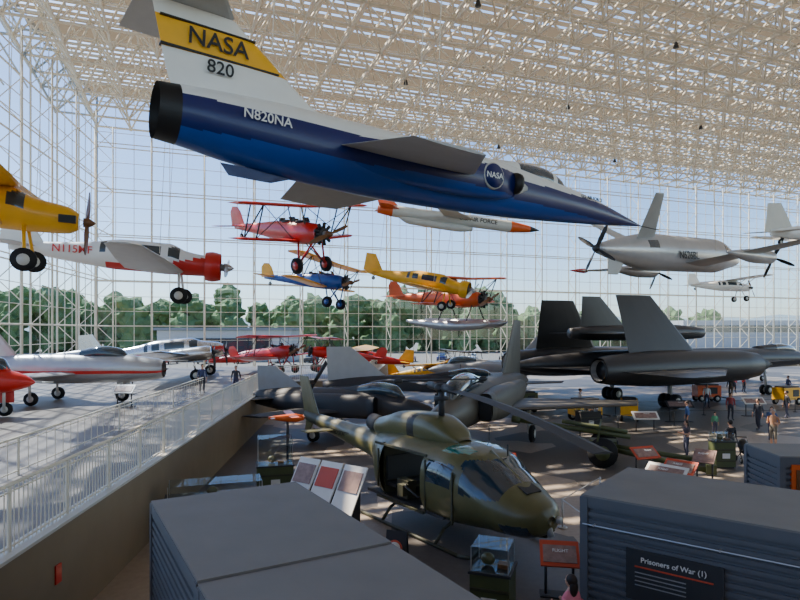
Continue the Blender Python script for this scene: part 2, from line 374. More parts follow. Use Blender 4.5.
def biplane(name,loc,head,pitch,roll,fmat,wmat,tmat,scale=1,floats=False,hang=True,span=9.6,cowl=None,lw=True,band=None,gz=1.55):
    g=B()
    bf=(lambda c: band if (band and abs(c.z-.1)<.08) else fmat)
    g.loft([(1.9,0,.38,.38),(1.5,0,.5,.5),(.5,0,.48,.56),(-1,.05,.42,.52),(-3,.1,.25,.32),(-5.2,.16,.05,.13)],bf,n=24)
    radial(g,2.1,0,.55,cowl)
    hs=span/2
    g.wing([(1.45,0,1.3,1.5,.19),(1.4,hs*.9,1.4,1.5,.19),(1.15,hs,1.41,.9,.08)],wmat,mirror=True)
    if lw: g.wing([(.75,.3,-.4,1.4,.18),(.7,hs*.82,-.22,1.4,.18),(.45,hs*.9,-.2,.85,.08)],wmat,mirror=True)
    g.wing([(-4.1,.05,.2,1.1,.09),(-4.35,1.4,.2,.9,.08),(-4.6,1.65,.2,.4,.04)],tmat,mirror=True)
    g.wing([(-4.2,0,.15,1.3,.09),(-4.6,0,.95,1.0,.08),(-4.9,0,1.25,.5,.05)],tmat,axis='y')
    for sy in(1,-1):
        y=hs*.68*sy
        for a,b_ in(((1.2,y,1.35),(.55,y,-.25)),((.2,y,1.35),(-.4,y,-.25)),((1.2,y,1.35),(-.4,y,-.25))): g.tube(a,b_,.035,dark,n=6)
        for a,b_ in(((1.2,.35*sy,.45),(1.2,.6*sy,1.33)),((.2,.35*sy,.45),(.2,.6*sy,1.33)),((.3,.4*sy,-.3),(1.2,y,1.35)),((.3,.45*sy,1.33),(.5,y,-.25))): g.tube(a,b_,.02 if b_[1]==y else .03,dark,n=5)
        if floats:
            g.loft([(3.2,-1.45,.05,.05,1.1*sy),(2.6,-1.55,.28,.25,1.1*sy),(.5,-1.65,.38,.34,1.1*sy),(-2.6,-1.5,.14,.16,1.1*sy),(-3.2,-1.42,.04,.06,1.1*sy)],silverp,n=16)
            for x in(1.5,-.6): g.tube((x,.4*sy,-.4),(x,1.1*sy,-1.35),.04,dark,n=6)
        else:
            g.wheel((1.25,.95*sy,-gz),.4,.2,fmat)
            for x in(1.7,.6): g.tube((x,.3*sy,-.4),(1.25,.85*sy,-gz+.05),.05,fmat,n=6)
            g.tube((1.25,.85*sy,-gz+.05),(1.2,-.3*sy,-.5),.03,dark,n=5)
    if not floats: g.wheel((-4.6,0,-.35),.14,.08); g.tube((-4.5,0,.1),(-4.6,0,-.3),.03,dark,n=5)
    cockpit(g,-.6,.52); cockpit(g,.45,.52)
    if hang: g.cables([(1,.6,1.4),(1,-.6,1.4),(-4,0,.3)])
    return g.done(name,loc,head,pitch,roll,scale)
biplane('biplane',(-4.9,28,10.15),-40,-8,8,red,red,red,scale=.92,span=8.2)
biplane('biplane',(-5.5,42,9.0),-25,-4,-4,blue,yellow,yellow,scale=.95)
biplane('seaplane',(3.6,39,7.6),-38,-2,3,orange,orange,orange,floats=True)
biplane('biplane',(-10.4,50,3.68),-30,8,0,red,red,red,scale=.95,hang=False)
biplane('biplane',(-5.6,49,3.68),200,8,0,red,red,red,scale=.85,hang=False)
biplane('biplane',(7.0,63,1.9),200,8,0,red,dark,red,hang=False)
def light(name,loc,head,pitch,roll,fmat,wmat,nose=None,belly=None,high=True,scale=1,hang=True,gear=True,span=10.4,rad=False,reg=None,winm=None,twin=False,stripe=None):
    g=B()
    def fm_(c):
        if -1.6<c.x<1.05 and .12<c.z<.52 and abs(c.y)>.05 and abs((c.x*1.6)%1.0-.5)<.4: return glassd
        if nose and c.x>1.5 and c.z<.2: return nose
        if stripe and abs(c.z+.02)<.09: return stripe
        if belly and c.x>-1.4 and c.z<-.22+max(0,(c.x)*.2): return belly
        return fmat
    g.loft([(2.35,-.1,.22,.22),(2.1,-.08,.4,.36),(1.3,-.02,.44,.45),(.7,.1,.48,.56),(-.8,.12,.46,.56),(-2,.08,.34,.42),(-4.6,.15,.06,.14)],fm_,n=36,sub=6)
    hs=span/2
    if high:
        g.wing([(1.0,0,.72,1.6,.19),(.95,hs*.9,.85,1.6,.18),(.6,hs,.86,.9,.08)],wmat,mirror=True)
        for sy in(1,-1):
            g.tube((.6,.4*sy,-.35),(.55,hs*.55*sy,.74),.04,wmat,n=6); g.tube((-.3,.4*sy,-.35),(-.3,hs*.55*sy,.74),.035,wmat,n=6)
    else:
        g.wing([(1.25,.3,-.36,2.0,.26),(1.0,hs*.5,-.15,1.7,.2),(.5,hs*.95,.12,1.1,.12),(.2,hs,.15,.6,.06)],wmat,mirror=True)
    g.wing([(-3.7,.05,.2,1.0,.08),(-4.0,1.5,.22,.6,.05)],wmat,mirror=True)
    g.wing([(-3.4,0,.2,1.5,.09),(-4.1,0,1.35,.7,.06)],winm or wmat,axis='y')
    if rad: radial(g,2.35,-.08,.5,cowl=nose or dark,pm=silverp)
    elif not twin: g.prop((2.55,0,-.1),1.0,2,wood if high else silverp,a0=1.1); 
    if not rad and high:
        for sy in(1,-1): g.box((2.1,.42*sy,-.08),(.4,.24,.2),black)
    if twin:
        for sy in(1,-1):
            g.loft([(2.1,-.2,.3,.3,2.0*sy),(1.8,-.2,.36,.36,2.0*sy),(.5,-.2,.3,.32,2.0*sy),(-1,-.1,.05,.06,2.0*sy)],wmat,n=18)
            g.prop((2.15,2.0*sy,-.2),.9,3,dark,a0=.5)
    if gear:
        for sy in(1,-1):
            yy=(.9 if not twin else 2.0)*sy
            g.wheel((1.2,yy,-1.25),.3,.18); g.tube((1.1,.35*sy if not twin else yy,-.35),(1.2,yy*.93,-1.25),.05,fmat,n=6)
        g.wheel((-4.1,0,-.25),.12,.07); g.tube((-4.0,0,.1),(-4.1,0,-.2),.03,dark,n=5)
    if reg: g.text(reg,.38,(-2.5,-.32,.16),(90,0,-4),red)
    if hang: g.cables([(.5,1,.8 if high else .2),(.5,-1,.8 if high else .2),(-3.8,0,.4)])
    return g.done(name,loc,head,pitch,roll,scale)
light('light_aircraft',(-11.5,16.3,8.9),24,-2,4,yellow,yellow,scale=1.05)
light('monoplane',(-11.3,27,8.75),14,-3,2,white,lgrey,nose=red,belly=red,high=False,scale=1.22,span=9,rad=True,reg='N115MF',winm=white)
light('monoplane',(1.8,34.5,8.3),-22,-10,6,yellow,yellow,nose=yellow,high=False,scale=.9,span=8.5,rad=True)
light('monoplane',(33,60,9.9),10,0,0,white,white,high=True,scale=.95)
light('monoplane',(23.6,31,10.6),15,4,5,white,offwhite,high=False,scale=1.2)
light('twin_engine_aircraft',(-17.6,47.5,3.9),8,6,0,silver,silver,high=False,scale=1.5,hang=False,span=11,twin=True,stripe=red)
light('light_aircraft',(-3.6,55,3.1),170,8,0,red,yellow,hang=False)
light('monoplane',(-13.6,57,3.1),0,8,0,red,red,hang=False,high=False,rad=True)
light('light_aircraft',(29,62,1.4),160,8,0,orange,white,hang=False)
light('light_aircraft',(3,60,1.4),-30,8,0,yellow,yellow,hang=False)
light('light_aircraft',(38,66,1.4),20,8,0,white,red,hang=False)
g=B()
def ff(c):
    if -3.4<c.x<3.6 and .2<c.z<.52 and abs(c.y)>.35 and (c.x*1.15)%1.0<.6: return glassd
    if 3.6<c.x<4.5 and .2<c.z and abs(c.y)>.04: return glassd
    return silverp
g.loft([(5.6,-.15,.02,.02),(5.0,-.1,.3,.28),(4,0,.6,.58),(2.8,.08,.8,.86),(-2.5,.08,.8,.86),(-4.5,.1,.55,.6),(-6.2,.1,.2,.22)],ff,n=40,sub=6)
g.wing([(1.6,.5,-.45,2.2,.28),(.9,6.2,0,1.0,.12)],lgrey,mirror=True)
g.wing([(-2.6,.3,.5,1.35,.14),(-4.6,2.2,2.1,.6,.07)],lgrey,mirror=True)
g.wing([(-4.2,0,-.2,1.3,.1),(-4.9,0,-1.0,.7,.08)],lgrey,axis='y')
g.prop((-6.3,0,.1),1.1,4,dark,a0=.6)
for sy in(1,-1):
    g.loft([(2.6,-.42,.2,.2,3.0*sy),(2.3,-.42,.32,.3,3.0*sy),(1.0,-.4,.34,.32,3.0*sy),(-1.4,-.3,.06,.06,3.0*sy)],silverp,n=18); g.prop((2.7,3.0*sy,-.42),1.0,4,black,a0=.5)
    g.loft([(1.0,0,.02,.02,6.2*sy),(.6,0,.14,.14,6.2*sy),(-.6,0,.03,.03,6.2*sy)],red,n=12)
g.text('N626BL',.5,(-.6,-.83,-.12),(90,0,0),dark)
g.cables([(.5,1.5,0),(.5,-1.5,0),(-4,0,.5)])
g.done('turboprop_aircraft',(14.7,31.5,9.5),head=34,pitch=2,roll=-2,scale=1.08)
g=B()
g.loft([(4.4,0,.02,.02),(3.7,0,.2,.2),(2.5,0,.3,.3),(-3.2,0,.3,.3),(-4.2,0,.2,.2)],lambda c: black if c.x>3.9 else (orange if (c.x>2.9 or c.x<-3.4) else offwhite),n=24)
g.loft([(.8,-.4,.1,.1),(0,-.42,.22,.2),(-2.5,-.36,.2,.2),(-3.2,-.2,.05,.05)],offwhite,n=16)
g.wing([(.9,.25,.05,1.7,.1),(-.6,1.8,.05,.9,.05)],offwhite,mirror=True); g.wing([(-3,.1,.1,1.1,.08),(-3.7,1.1,.1,.6,.05)],orange,mirror=True); g.wing([(-2.9,0,.1,1.2,.08),(-3.8,0,.8,.6,.05)],orange,axis='y')
g.text('U.S. AIR FORCE',.3,(1.0,-.31,.05),(90,0,0),dark); g.cables([(1.5,0,.3),(-2,0,.3)])
g.done('target_drone',(3.0,31,11.3),head=8,pitch=-6)

g=B()
g.loft([(20,-.1,.02,.02),(18,0,.45,.3),(15,.05,.8,.5),(11,.1,.95,.72),(5,.1,1.05,.8),(-3,.1,1.0,.75),(-8,.1,.5,.5),(-10.5,.1,.05,.06)],bbird,n=28)
g.wing([(17.5,.3,-.02,27,.16),(10,1.7,-.03,18,.14),(4.5,2.4,-.05,12.3,.2),(2.2,3.6,-.05,9.5,.25),(1.6,4.5,-.05,8.3,.2),(-3.6,8.2,-.1,3.0,.1),(-4.6,8.5,-.1,1.6,.05)],bbird,mirror=True)
for sy in(1,-1):
    y=4.0*sy
    g.loft([(6.4,0,.02,.02,y),(4.6,0,.5,.5,y),(4.4,0,.3,.3,y)],dark,n=18,sub=2)
    g.loft([(4.6,0,.72,.72,y),(3,0,.9,.9,y),(-3,0,.98,.98,y),(-6.5,0,.8,.8,y),(-7.6,0,.66,.66,y)],bbird,n=26,cap=False)
    g.tube((4.3,y,0),(4.4,y,0),.7,black,n=20); g.tube((-7.2,y,0),(-7.3,y,0),.68,black,n=20); g.tube((-7.3,y,0),(-7.62,y,0),.5,grey,r2=.55,n=20,cap=False)
    g.T=Matrix.Translation((0,y,.6))@Matrix.Rotation(R(14)*sy,4,'X')
    g.wing([(-.2,0,0,5.2,.3),(-3.0,0,3.5,2.6,.14)],bbird,axis='y'); g.T=Matrix()
    g.tube((-.5,2.3*sy,-.2),(-.5,2.3*sy,-1.9),.14,lgrey,n=10)
    for dy in(-.42,0,.42): g.wheel((-.5,2.3*sy+dy,-2.08),.42,.3)
g.tube((11.5,0,-.5),(11.7,0,-1.9),.1,lgrey,n=8); 
for dy in(-.2,.2): g.wheel((11.7,dy,-2.15),.35,.2)
g.loft([(15.2,.45,.05,.05),(14.3,.7,.32,.3),(13,.78,.38,.34),(10.5,.7,.3,.25)],lambda c: glassd if c.x>12.6 and c.z>.6 else bbird,n=18)
g.loft([(5.4,1.9,.04,.04),(5.0,1.9,.35,.35),(2,1.95,.55,.5),(-4,1.9,.5,.45),(-6,1.9,.3,.3)],bbird,n=20)
g.wing([(5,.3,1.9,10.5,.12),(-1.0,2.0,1.9,4.8,.1),(-3.6,2.9,1.9,1.6,.05)],bbird,mirror=True)
g.wing([(-1.6,0,2.2,3.6,.16),(-3.7,0,4.1,1.4,.1)],bbird,axis='y'); g.tube((-1,0,.7),(-1,0,1.6),.3,bbird,n=8)
g.text('60-6940',.5,(-3.6,-3.42,2.6),(76,0,0),signr)
g.done('reconnaissance_jet',(18.8,46,3.0+.05),head=25,pitch=0,scale=1.22)

def jet(name,loc,head,fmat,L=14,wspan=9,finh=2.6,fint=None,gearz=-1.4,intk='side',sweep=3.4,scale=1,nose=None,pitch=0,wz=-.2,stripe=None):
    g=B(); k=L/14
    def fmm(c):
        if nose and c.x>6*k: return nose
        if stripe and abs(c.z+.1)<.1 and c.x>-4: return stripe
        return fmat
    if intk=='nose':
        g.loft([(7*k,0,.46,.46),(6.6*k,0,.56,.56),(4*k,.05,.7,.75),(0,.05,.72,.8),(-4*k,.1,.58,.6),(-6.5*k,.1,.4,.42)],fmm,n=28,cap=False)
        g.tube((6.6*k,0,0),(6.55*k,0,0),.5,black,n=20); g.loft([(7.3*k,0,.02,.02),(6.6*k,0,.2,.2),(6.5*k,0,.2,.2)],fmat,n=12,sub=1)
    else:
        g.loft([(7*k,-.1,.02,.02),(6.2*k,-.05,.3,.3),(4.5*k,0,.5,.56),(2*k,.1,.6,.75),(-2*k,.1,.8,.75),(-5*k,.15,.6,.55),(-6.7*k,.15,.35,.35)],fmm,n=28)
        for sy in(1,-1):
            g.loft([(3.2*k,.1,.26,.48,.78*sy,3),(1*k,.05,.42,.6,.75*sy,3),(-3*k,.05,.3,.5,.6*sy,2),(-5*k,.1,.1,.2,.5*sy)],fmat,n=20); g.box((3.22*k,.78*sy,.1),(.04,.42,.8),black)
    g.tube((-6.4*k,0,.13),(-6.75*k,0,.13),.36,black,n=18)
    g.tube((7*k,0,-.1 if intk!='nose' else .45),(8.6*k,0,-.1 if intk!='nose' else .45),.03,offwhite,n=6)
    g.loft([(4.9*k,.4,.05,.05),(4.2*k,.75,.33,.36),(3*k,.85,.38,.4),(1.6*k,.75,.3,.3),(-.5*k,.7,.06,.1)],lambda c: glassd if c.x>1.5*k and c.z>.62 and abs(c.x-3.6*k)>.07 else fmat,n=20)
    hs=wspan/2
    g.wing([(1.8*k,.5,wz,4.2*k,.26),(1.8*k-sweep,hs,wz-.1,1.7*k,.1)],fmat,mirror=True)
    g.wing([(-4.2*k,.3,.2,2.0*k,.12),(-5.8*k,2.1,.2,1.0*k,.06)],fmat,mirror=True)
    g.wing([(-2.2*k,0,.5,4.2*k,.22),(-4.9*k,0,.6+finh,1.6*k,.1)],fint or fmat,axis='y')
    for x,y in((4.2*k,0),(-.8*k,1.5),(-.8*k,-1.5)):
        g.tube((x,y,-.3),(x,y,gearz),.07,offwhite,n=8); g.wheel((x,y+.12,gearz),.34,.2)
    g.box((4.2*k,.3,-.8),(.7,.03,.6),fmat)
    return g.done(name,loc,head,pitch,0,scale)
jet('jet_trainer',(-18.2,31.8,Zt+1.75),6,silverp,L=11,wspan=8,intk='nose',stripe=red,scale=1.0)
jet('jet_trainer',(-19.3,26,Zt+1.6),14,red,L=7,wspan=4.5,scale=.9)
jet('military_jet',(4.3,29.6,2.2),-112,camo,L=15,wspan=11,sweep=4.5,scale=1.25)
jet('attack_jet',(1.6,39,1.8),6,dark,L=13,wspan=9,fint=lgrey,finh=2.0,scale=1.05)
jet('attack_jet',(-3.2,31.0,1.75),-24,dark,L=11,wspan=7.5,finh=1.3,fint=grey)
jet('military_jet',(8.5,56,1.9),170,grey,L=12,wspan=8)

# ---------------- helicopter ----------------
g=B()
def hm(c):
    x,y,z=c; ay=abs(y)
    if 1.95<x<3.12 and z>1.5 and ay>.05 and z<2.28: 
        if x<2.05 and ay>1.0: return olive
        return glassd
    if 3.15<x<3.75 and z<1.0 and ay>.22: return glassd
    if .95<x<1.8 and 1.5<z<2.15 and ay>.9: return glassd
    if 1.05<x<1.85 and z>2.38 and .3<ay<.95: return teal
    if -1.35<x<.72 and .78<z<2.2 and ay>.85: return None
    if x<-7.3: return olived
    return olive
g.loft([(4.0,1.12,.12,.1),(3.88,1.12,.42,.32),(3.55,1.12,.75,.5),(3.1,1.2,.95,.64),(2.6,1.33,1.08,.8),(2.0,1.46,1.2,.94,0,2.6),(1.3,1.5,1.28,1.0,0,3),(-.9,1.5,1.28,1.0,0,3),(-1.6,1.5,1.2,.95,0,2.8),(-2.3,1.65,.85,.75,0,2.4),(-3,1.78,.52,.5),(-5,1.9,.36,.36),(-7.8,2.1,.2,.22),(-8.5,2.15,.12,.18)],hm,n=96,sub=10)
g.box((-.4,0,.72),(3.6,2.2,.08),dark); g.box((-1.4,0,1.5),(.06,2.1,1.5),olived); g.box((-1.1,0,1.05),(.5,2.0,.08),dark); g.box((-1.3,0,1.5),(.08,2.0,.7),dark)
for sy in(1,-1):
    g.box((1.0,.5*sy,1.05),(.5,.5,.12),dark); g.box((.75,.5*sy,1.5),(.1,.5,.9),dark)
    g.box((-.4,.95*sy,1.1),(.5,.3,.5),olived)
    g.path([(-.3,1.0*sy,1.25),(.1,1.35*sy,1.3)],.035,black); g.tube((.1,1.35*sy,1.3),(.9,1.5*sy,1.2),.03,black); g.box((-.15,1.25*sy,1.15),(.25,.2,.3),olived)
    g.path([(-2.2,1.3*sy,.05),(2.2,1.3*sy,.05),(2.7,1.3*sy,.15),(2.95,1.3*sy,.4)],.05,olived)
    for x in(-1.1,1.3): g.path([(x,.5*sy,.62),(x,1.0*sy,.42),(x,1.3*sy,.07)],.045,olived)
    g.box((.85,1.27*sy,1.45),(.05,.03,1.4),olived); g.box((1.88,1.215*sy,1.35),(.05,.05,1.3),olived)
    g.box((-.3,1.26*sy,2.26),(2.4,.06,.06),olived); g.box((-.3,1.27*sy,.74),(2.2,.06,.06),olived)
    g.wing([(-5.6,.25*sy,1.95,.8,.08),(-5.7,1.35*sy,1.95,.65,.05)],olive)
    g.tube((-1.35,1.27*sy,1.0),(-1.35,1.27*sy,2.1),.03,olived)
g.loft([(1.0,2.45,.25,.1,0,3),(.6,2.6,.5,.28,0,3),(-.2,2.72,.62,.42,0,3),(-1.6,2.66,.55,.42,0,3),(-2.5,2.5,.42,.36),(-3.1,2.42,.3,.28)],lambda c: black if (-.9<c.x<-.5 and abs(c.y)>.4) else olive,n=28)
g.tube((-2.9,0,2.42),(-3.6,0,2.5),.27,dark,n=18); g.tube((-3.58,0,2.5),(-3.62,0,2.5),.24,black,n=18)
g.wing([(-7.3,0,2.1,1.3,.16),(-8.35,0,3.7,.75,.1)],olive,axis='y'); g.wing([(-7.8,0,2.0,.7,.1),(-8.2,0,1.5,.4,.06)],olive,axis='y')
g.tube((-8.5,.0,3.45),(-8.5,.35,3.45),.08,dark)
for a in(.7,.7+math.pi):
    d=Vector((math.cos(a),0,math.sin(a))); p=Vector((-8.5,.38,3.45)); g.tube(p,p+d*1.25,.07,dark,n=6)
    t_=Vector((-d.z,0,d.x))*.1; vs=[tuple(p+d*r+t_*s+Vector((0,q,0))) for r in(.2,1.3) for s in(1,-1) for q in(-.015,.015)]
    g.add(vs,[(0,1,3,2),(4,6,7,5),(0,4,5,1),(2,3,7,6),(0,2,6,4),(1,5,7,3)],dark)
g.tube((0,0,3.0),(0,0,3.95),.09,dark,n=12); g.sph((0,0,3.9),(.22,.22,.14),dark); g.tube((0,0,3.55),(0,0,3.65),.22,dark,n=14)
ra=R(-72+54.4)
M=Matrix.Rotation(ra,4,'Z'); g.T=M
for s in(1,-1):
    vs=[];seg=8
    for i in range(seg+1):
        x=.9+i*(6.4/seg); z=3.9-.45*(i/seg)**2
        for yy,zz in((.2,.0),(.05,.035),(-.2,.0),(.05,-.02)): vs.append((s*x,yy*s,z+zz))
    g.add(vs,[(i*4+j,i*4+(j+1)%4,i*4+4+(j+1)%4,i*4+4+j) for i in range(seg) for j in range(4)]+[(0,1,2,3),tuple(range(seg*4,seg*4+4))],dark)
    g.tube((0,0,3.9),(s*1.0,0,3.9),.11,dark,n=8)
    g.tube((s*.35,.14,3.6),(s*.35,.14,3.9),.025,grey,n=6)
g.tube((0,-1.3,4.12),(0,1.3,4.12),.025,dark,n=6); g.sph((0,1.3,4.12),(.08,.14,.08),dark); g.sph((0,-1.3,4.12),(.08,.14,.08),dark)
g.T=Matrix()
g.tube((3.12,0,1.75),(2.0,0,2.42),.05,olive,n=6); g.tube((3.9,0,.95),(3.98,0,.75),.08,grey); g.tube((2.3,.3,2.3),(2.3,.3,2.6),.02,black)
g.box((3.3,0,1.72),(.35,.5,.04),black,ry=.35)
g.tube((1.0,.9,2.44),(1.0,.9,2.9),.012,black,n=5); g.tube((3.97,.25,1.1),(4.03,.25,1.1),.09,lgrey,n=12)
g.text('UNITED STATES ARMY',.22,(-5.0,-.37,1.92),(90,0,0),black)
g.done('helicopter',(1.2,17.3,0),head=-54.4,scale=1.01)

# ---------------- exhibit huts ----------------
def hut(name,c,L,W,Hh,ang,door=None,sign=None):
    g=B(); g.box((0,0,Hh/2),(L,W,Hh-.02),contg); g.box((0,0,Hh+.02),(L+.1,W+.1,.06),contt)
    z=.08
    while z<Hh-.1:
        for sy in(1,-1): g.box((0,sy*(W/2+.02),z),(L,.05,.075),contg)
        for sx in(1,-1): g.box((sx*(L/2+.02),0,z),(.05,W,.075),contg)
        z+=.14
    for sx in(1,-1):
        for sy in(1,-1): g.box((sx*L/2,sy*W/2,Hh/2),(.14,.14,Hh+.02),contg)
    for sy in(1,-1): g.box((0,sy*W/2,Hh-.06),(L+.1,.12,.16),contg)
    for sx in(1,-1): g.box((sx*L/2,0,Hh-.06),(.12,W+.1,.16),contg)
    if door: door(g)
    if sign: sign(g)
    return g.done(name,c,head=ang)
angL=math.degrees(math.atan2(-5.0,2.9))
d=Vector((2.9,-5.0,0)).normalized()
mid=Vector((-3.15,10.95,0))+d*1.9
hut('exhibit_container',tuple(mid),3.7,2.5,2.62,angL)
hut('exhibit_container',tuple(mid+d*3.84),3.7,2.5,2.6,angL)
def sg(g):
    g.box((-1.7,-1.36,1.45),(1.5,.05,.85),dark); g.text('Prisoners of War (1)',.12,(-1.7,-1.395,1.72),(90,0,0),signw); g.box((-1.7,-1.395,1.6),(1.2,.02,.02),signr)
    for i in range(4): g.box((-1.9,-1.395,1.5-.07*i),(.8,.015,.014),grey)
    g.tube((-3.2,-1.42,2.15),(3.2,-1.42,2.15),.012,silverp,n=5)
    for x in(-3,-1,1,3): g.tube((x,-1.36,2.15),(x,-1.44,2.15),.02,silverp,n=5)
p=Vector((3.33,10.8,0)); q=Vector((5.9,8.8,0)); dd=(q-p).normalized(); nn=Vector((-dd.y,dd.x,0)); L=6.4
c=p+dd*L/2+nn*1.3
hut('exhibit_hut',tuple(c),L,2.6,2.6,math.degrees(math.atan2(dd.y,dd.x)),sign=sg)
def dr(g): 
    g.box((-1.35,-.83,1.35),(1.1,.1,2.0),orange); g.box((-1.35,-.87,1.3),(.9,.08,1.85),wood); g.box((-1.1,-.9,1.4),(.3,.05,1.6),orange)
hut('exhibit_hut',(11.4,15.2,0),4.2,1.6,2.5,-4,door=dr)

def case(name,c,sz,ph,ang,base=green,obj=True):
    g=B(); g.box((0,0,sz[2]/2+.04),sz,base); g.box((0,0,.05),(sz[0]*.9,sz[1]*.9,.1),black)
    g.box((0,0,sz[2]+.06),(sz[0]+.06,sz[1]+.06,.05),dark)
    for z in(.3,.75): g.box((0,-sz[1]/2-.02,sz[2]*z),(sz[0]*.96,.04,.05),olived)
    g.box((0,0,sz[2]+.09+ph/2),(sz[0]*.94,sz[1]*.94,ph),plexi)
    for sx in(1,-1):
        for sy in(1,-1): g.tube((sx*sz[0]*.47,sy*sz[1]*.47,sz[2]+.09),(sx*sz[0]*.47,sy*sz[1]*.47,sz[2]+.09+ph),.012,silverp,n=4)
    if obj:
        g.sph((-.1,0,sz[2]+.22),(.14,.11,.12),olive); g.box((.2,0,sz[2]+.13),(.2,.2,.08),wood); g.box((0,-sz[1]/2-.03,sz[2]*.5),(.3,.02,.2),signw)
    return g.done(name,c,head=ang)
case('display_case',(1.8,11.6,0),(.75,.75,.95),.45,-20)
case('display_case',(-4.3,20.6,0),(1.2,.9,.95),.9,15)
case('display_case',(-5.1,16.6,0),(2.6,.9,.95),.4,18,base=dark)
case('display_case',(13.2,24.6,0),(.8,.6,1.0),.3,0)
case('display_case',(10.5,33.5,0),(1.2,.7,1.0),.4,10,base=dark)
g=B(); g.tube((0,0,0),(0,0,2.2),.05,dark); g.tube((0,0,0),(0,0,.05),.35,dark,n=16)
g.loft([(.6,2.3,.1,.1),(.3,2.3,.16,.16),(-.7,2.35,.04,.05)],orange,n=14); g.wing([(.35,0,2.4,.35,.05),(.3,1.0,2.45,.3,.03)],orange,mirror=True); g.wing([(-.45,0,2.35,.2,.03),(-.5,.35,2.35,.15,.02)],silverp,mirror=True); g.prop((.65,0,2.3),.25,2,wood)
g.done('model_aircraft_stand',(-4.2,22.4,0),head=20)
g=B()
for i in range(3):
    x=(i-1)*.84
    g.box((x,0,1.1),(.76,.04,1.5),signw,rx=-.55); g.box((x,.13,1.38),(.64,.02,.55),[signp,signr,signp][i],rx=-.55)
    for k_ in range(5): g.box((x,-.06-.055*k_,.98-.09*k_),(.55,.02,.02),dark,rx=-.55)
    g.box((x,.3,.55),(.06,.4,1.0),dark); g.box((x,.15,.04),(.5,.8,.06),dark)
g.done('information_panel',(-2.15,16.8,0),head=-36,scale=1.05)
def lectern(name,c,ang,m1,w_=.8,h=.9):
    g=B(); g.box((0,0,h),(w_,.04,.6),m1,rx=-.9); g.box((0,-.03,h+.01),(w_*.85,.02,.4),signp,rx=-.9)
    for s in(1,-1): g.tube((s*w_*.35,.05,0),(s*w_*.35,.05,h-.03),.03,dark)
    g.box((0,.05,.02),(w_,.35,.03),dark); g.text('FLIGHT',.1,(0,-.15,h+.12),(38,0,0),signw)
    return g.done(name,c,head=ang)
lectern('information_lectern',(3.35,12.6,0),-10,signr)
lectern('information_lectern',(9.4,23.0,0),20,signr,1.1)
lectern('information_lectern',(8.4,19.0,0),-50,signw,1.3,1.1)
lectern('information_lectern',(9.6,20.6,0),-50,signr,1.1)
lectern('information_lectern',(10.6,20.9,0),-40,signp,.7,1.2)
lectern('information_lectern',(-13.8,30.0,Zt),0,signw,1.0)
lectern('information_lectern',(13.5,33,0),0,signw,1.4)
lectern('information_lectern',(17,36.5,0),0,dark,1.6,1.1)
lectern('information_lectern',(3.9,21.8,0),0,signr,.7)
lectern('information_lectern',(23,39,0),0,signw,1.4,1.0)
lectern('information_lectern',(-16.5,36,Zt),0,signw,1.2,1.0)
g=B(); g.box((0,0,.42),(.45,.04,.8),dark,rx=-.25); g.box((0,.22,.4),(.45,.04,.8),dark,rx=.25); g.tube((0,-.06,.5),(0,-.075,.5),.16,signr,n=20); g.tube((0,-.07,.5),(0,-.085,.5),.12,signw,n=20); g.box((0,-.09,.5),(.26,.01,.03),signr,ry=.7)
g.done('floor_sign',(-.1,14.0,0),head=-15,scale=1.1)
def barrier(name,pts,h=.55,m=dark):
    g=B()
    for a,b_ in zip(pts,pts[1:]): g.tube((*a,h),(*b_,h),.015,m,n=5)
    for a in pts: g.tube((*a,0),(*a,h+.03),.025,m,n=6); g.tube((*a,0),(*a,.03),.14,m,n=12)
    g.done(name)
barrier('barrier',[(9,30),(12,33),(16,35),(21,35),(26,36)],.9)
barrier('barrier',[(14,39),(20,39.5),(27,41)],.9)
barrier('barrier',[(4.2,12.5),(4.9,14.5),(4.6,17),(6.5,19.5)],.8,silverp)
g=B()
for sy in(1,-1):
    g.wheel((0,.85*sy,.5),.5,.25,green); g.tube((-.2,.3*sy,.55),(-3.2,.8*sy,.15),.09,green); g.box((-3.3,.8*sy,.2),(.3,.3,.3),green)
g.box((.15,0,.95),(.06,1.9,.9),green,ry=-.15); g.box((0,0,.6),(.9,.7,.4),green); g.tube((-.9,0,.95),(3.0,0,1.35),.09,green,n=12); g.tube((-.8,0,1.12),(1.4,0,1.38),.08,green,n=10); g.tube((2.9,0,1.34),(3.2,0,1.37),.13,green,n=12); g.tube((0,-.8,.5),(0,.8,.5),.07,green)
g.done('howitzer',(8.6,25.4,0),head=160,scale=1.2)
def cart(loc,head,m):
    g=B(); g.box((0,0,.85),(1.8,1.0,.9),m); g.box((0,0,1.34),(1.5,.8,.12),dark); g.box((.3,-.51,.9),(.6,.03,.5),black)
    for x in(.6,-.6):
        for y in(.45,-.45): g.wheel((x,y,.28),.28,.16)
    g.tube((.9,0,.4),(1.7,0,.25),.04,dark); g.done('ground_power_cart',loc,head=head)
cart((11.4,37.0,0),10,yellow); cart((14.2,37.2,0),70,yellow); cart((24,47,0),0,orange); cart((8.4,41,0),30,green); cart((29,45,0),20,yellow)
g=B(); g.tube((-.3,-.2,.15),(.3,-.2,.55),.02,dark); g.tube((-.3,.2,.15),(.3,.2,.55),.02,dark); g.tube((.3,-.2,.1),(-.4,-.2,1.0),.02,dark); g.tube((.3,.2,.1),(-.4,.2,1.0),.02,dark); g.tube((-.4,-.2,1.0),(-.4,.2,1.0),.025,dark)
g.loft([(.35,.5,.1,.12),(.1,.55,.22,.22),(-.2,.7,.22,.25),(-.3,.8,.1,.12)],black,n=12)
for x in(.3,-.3):
    for y in(.24,-.24): g.wheel((x,y,.12),.12,.05)
g.done('stroller',(14.6,25.4,0),head=-100)

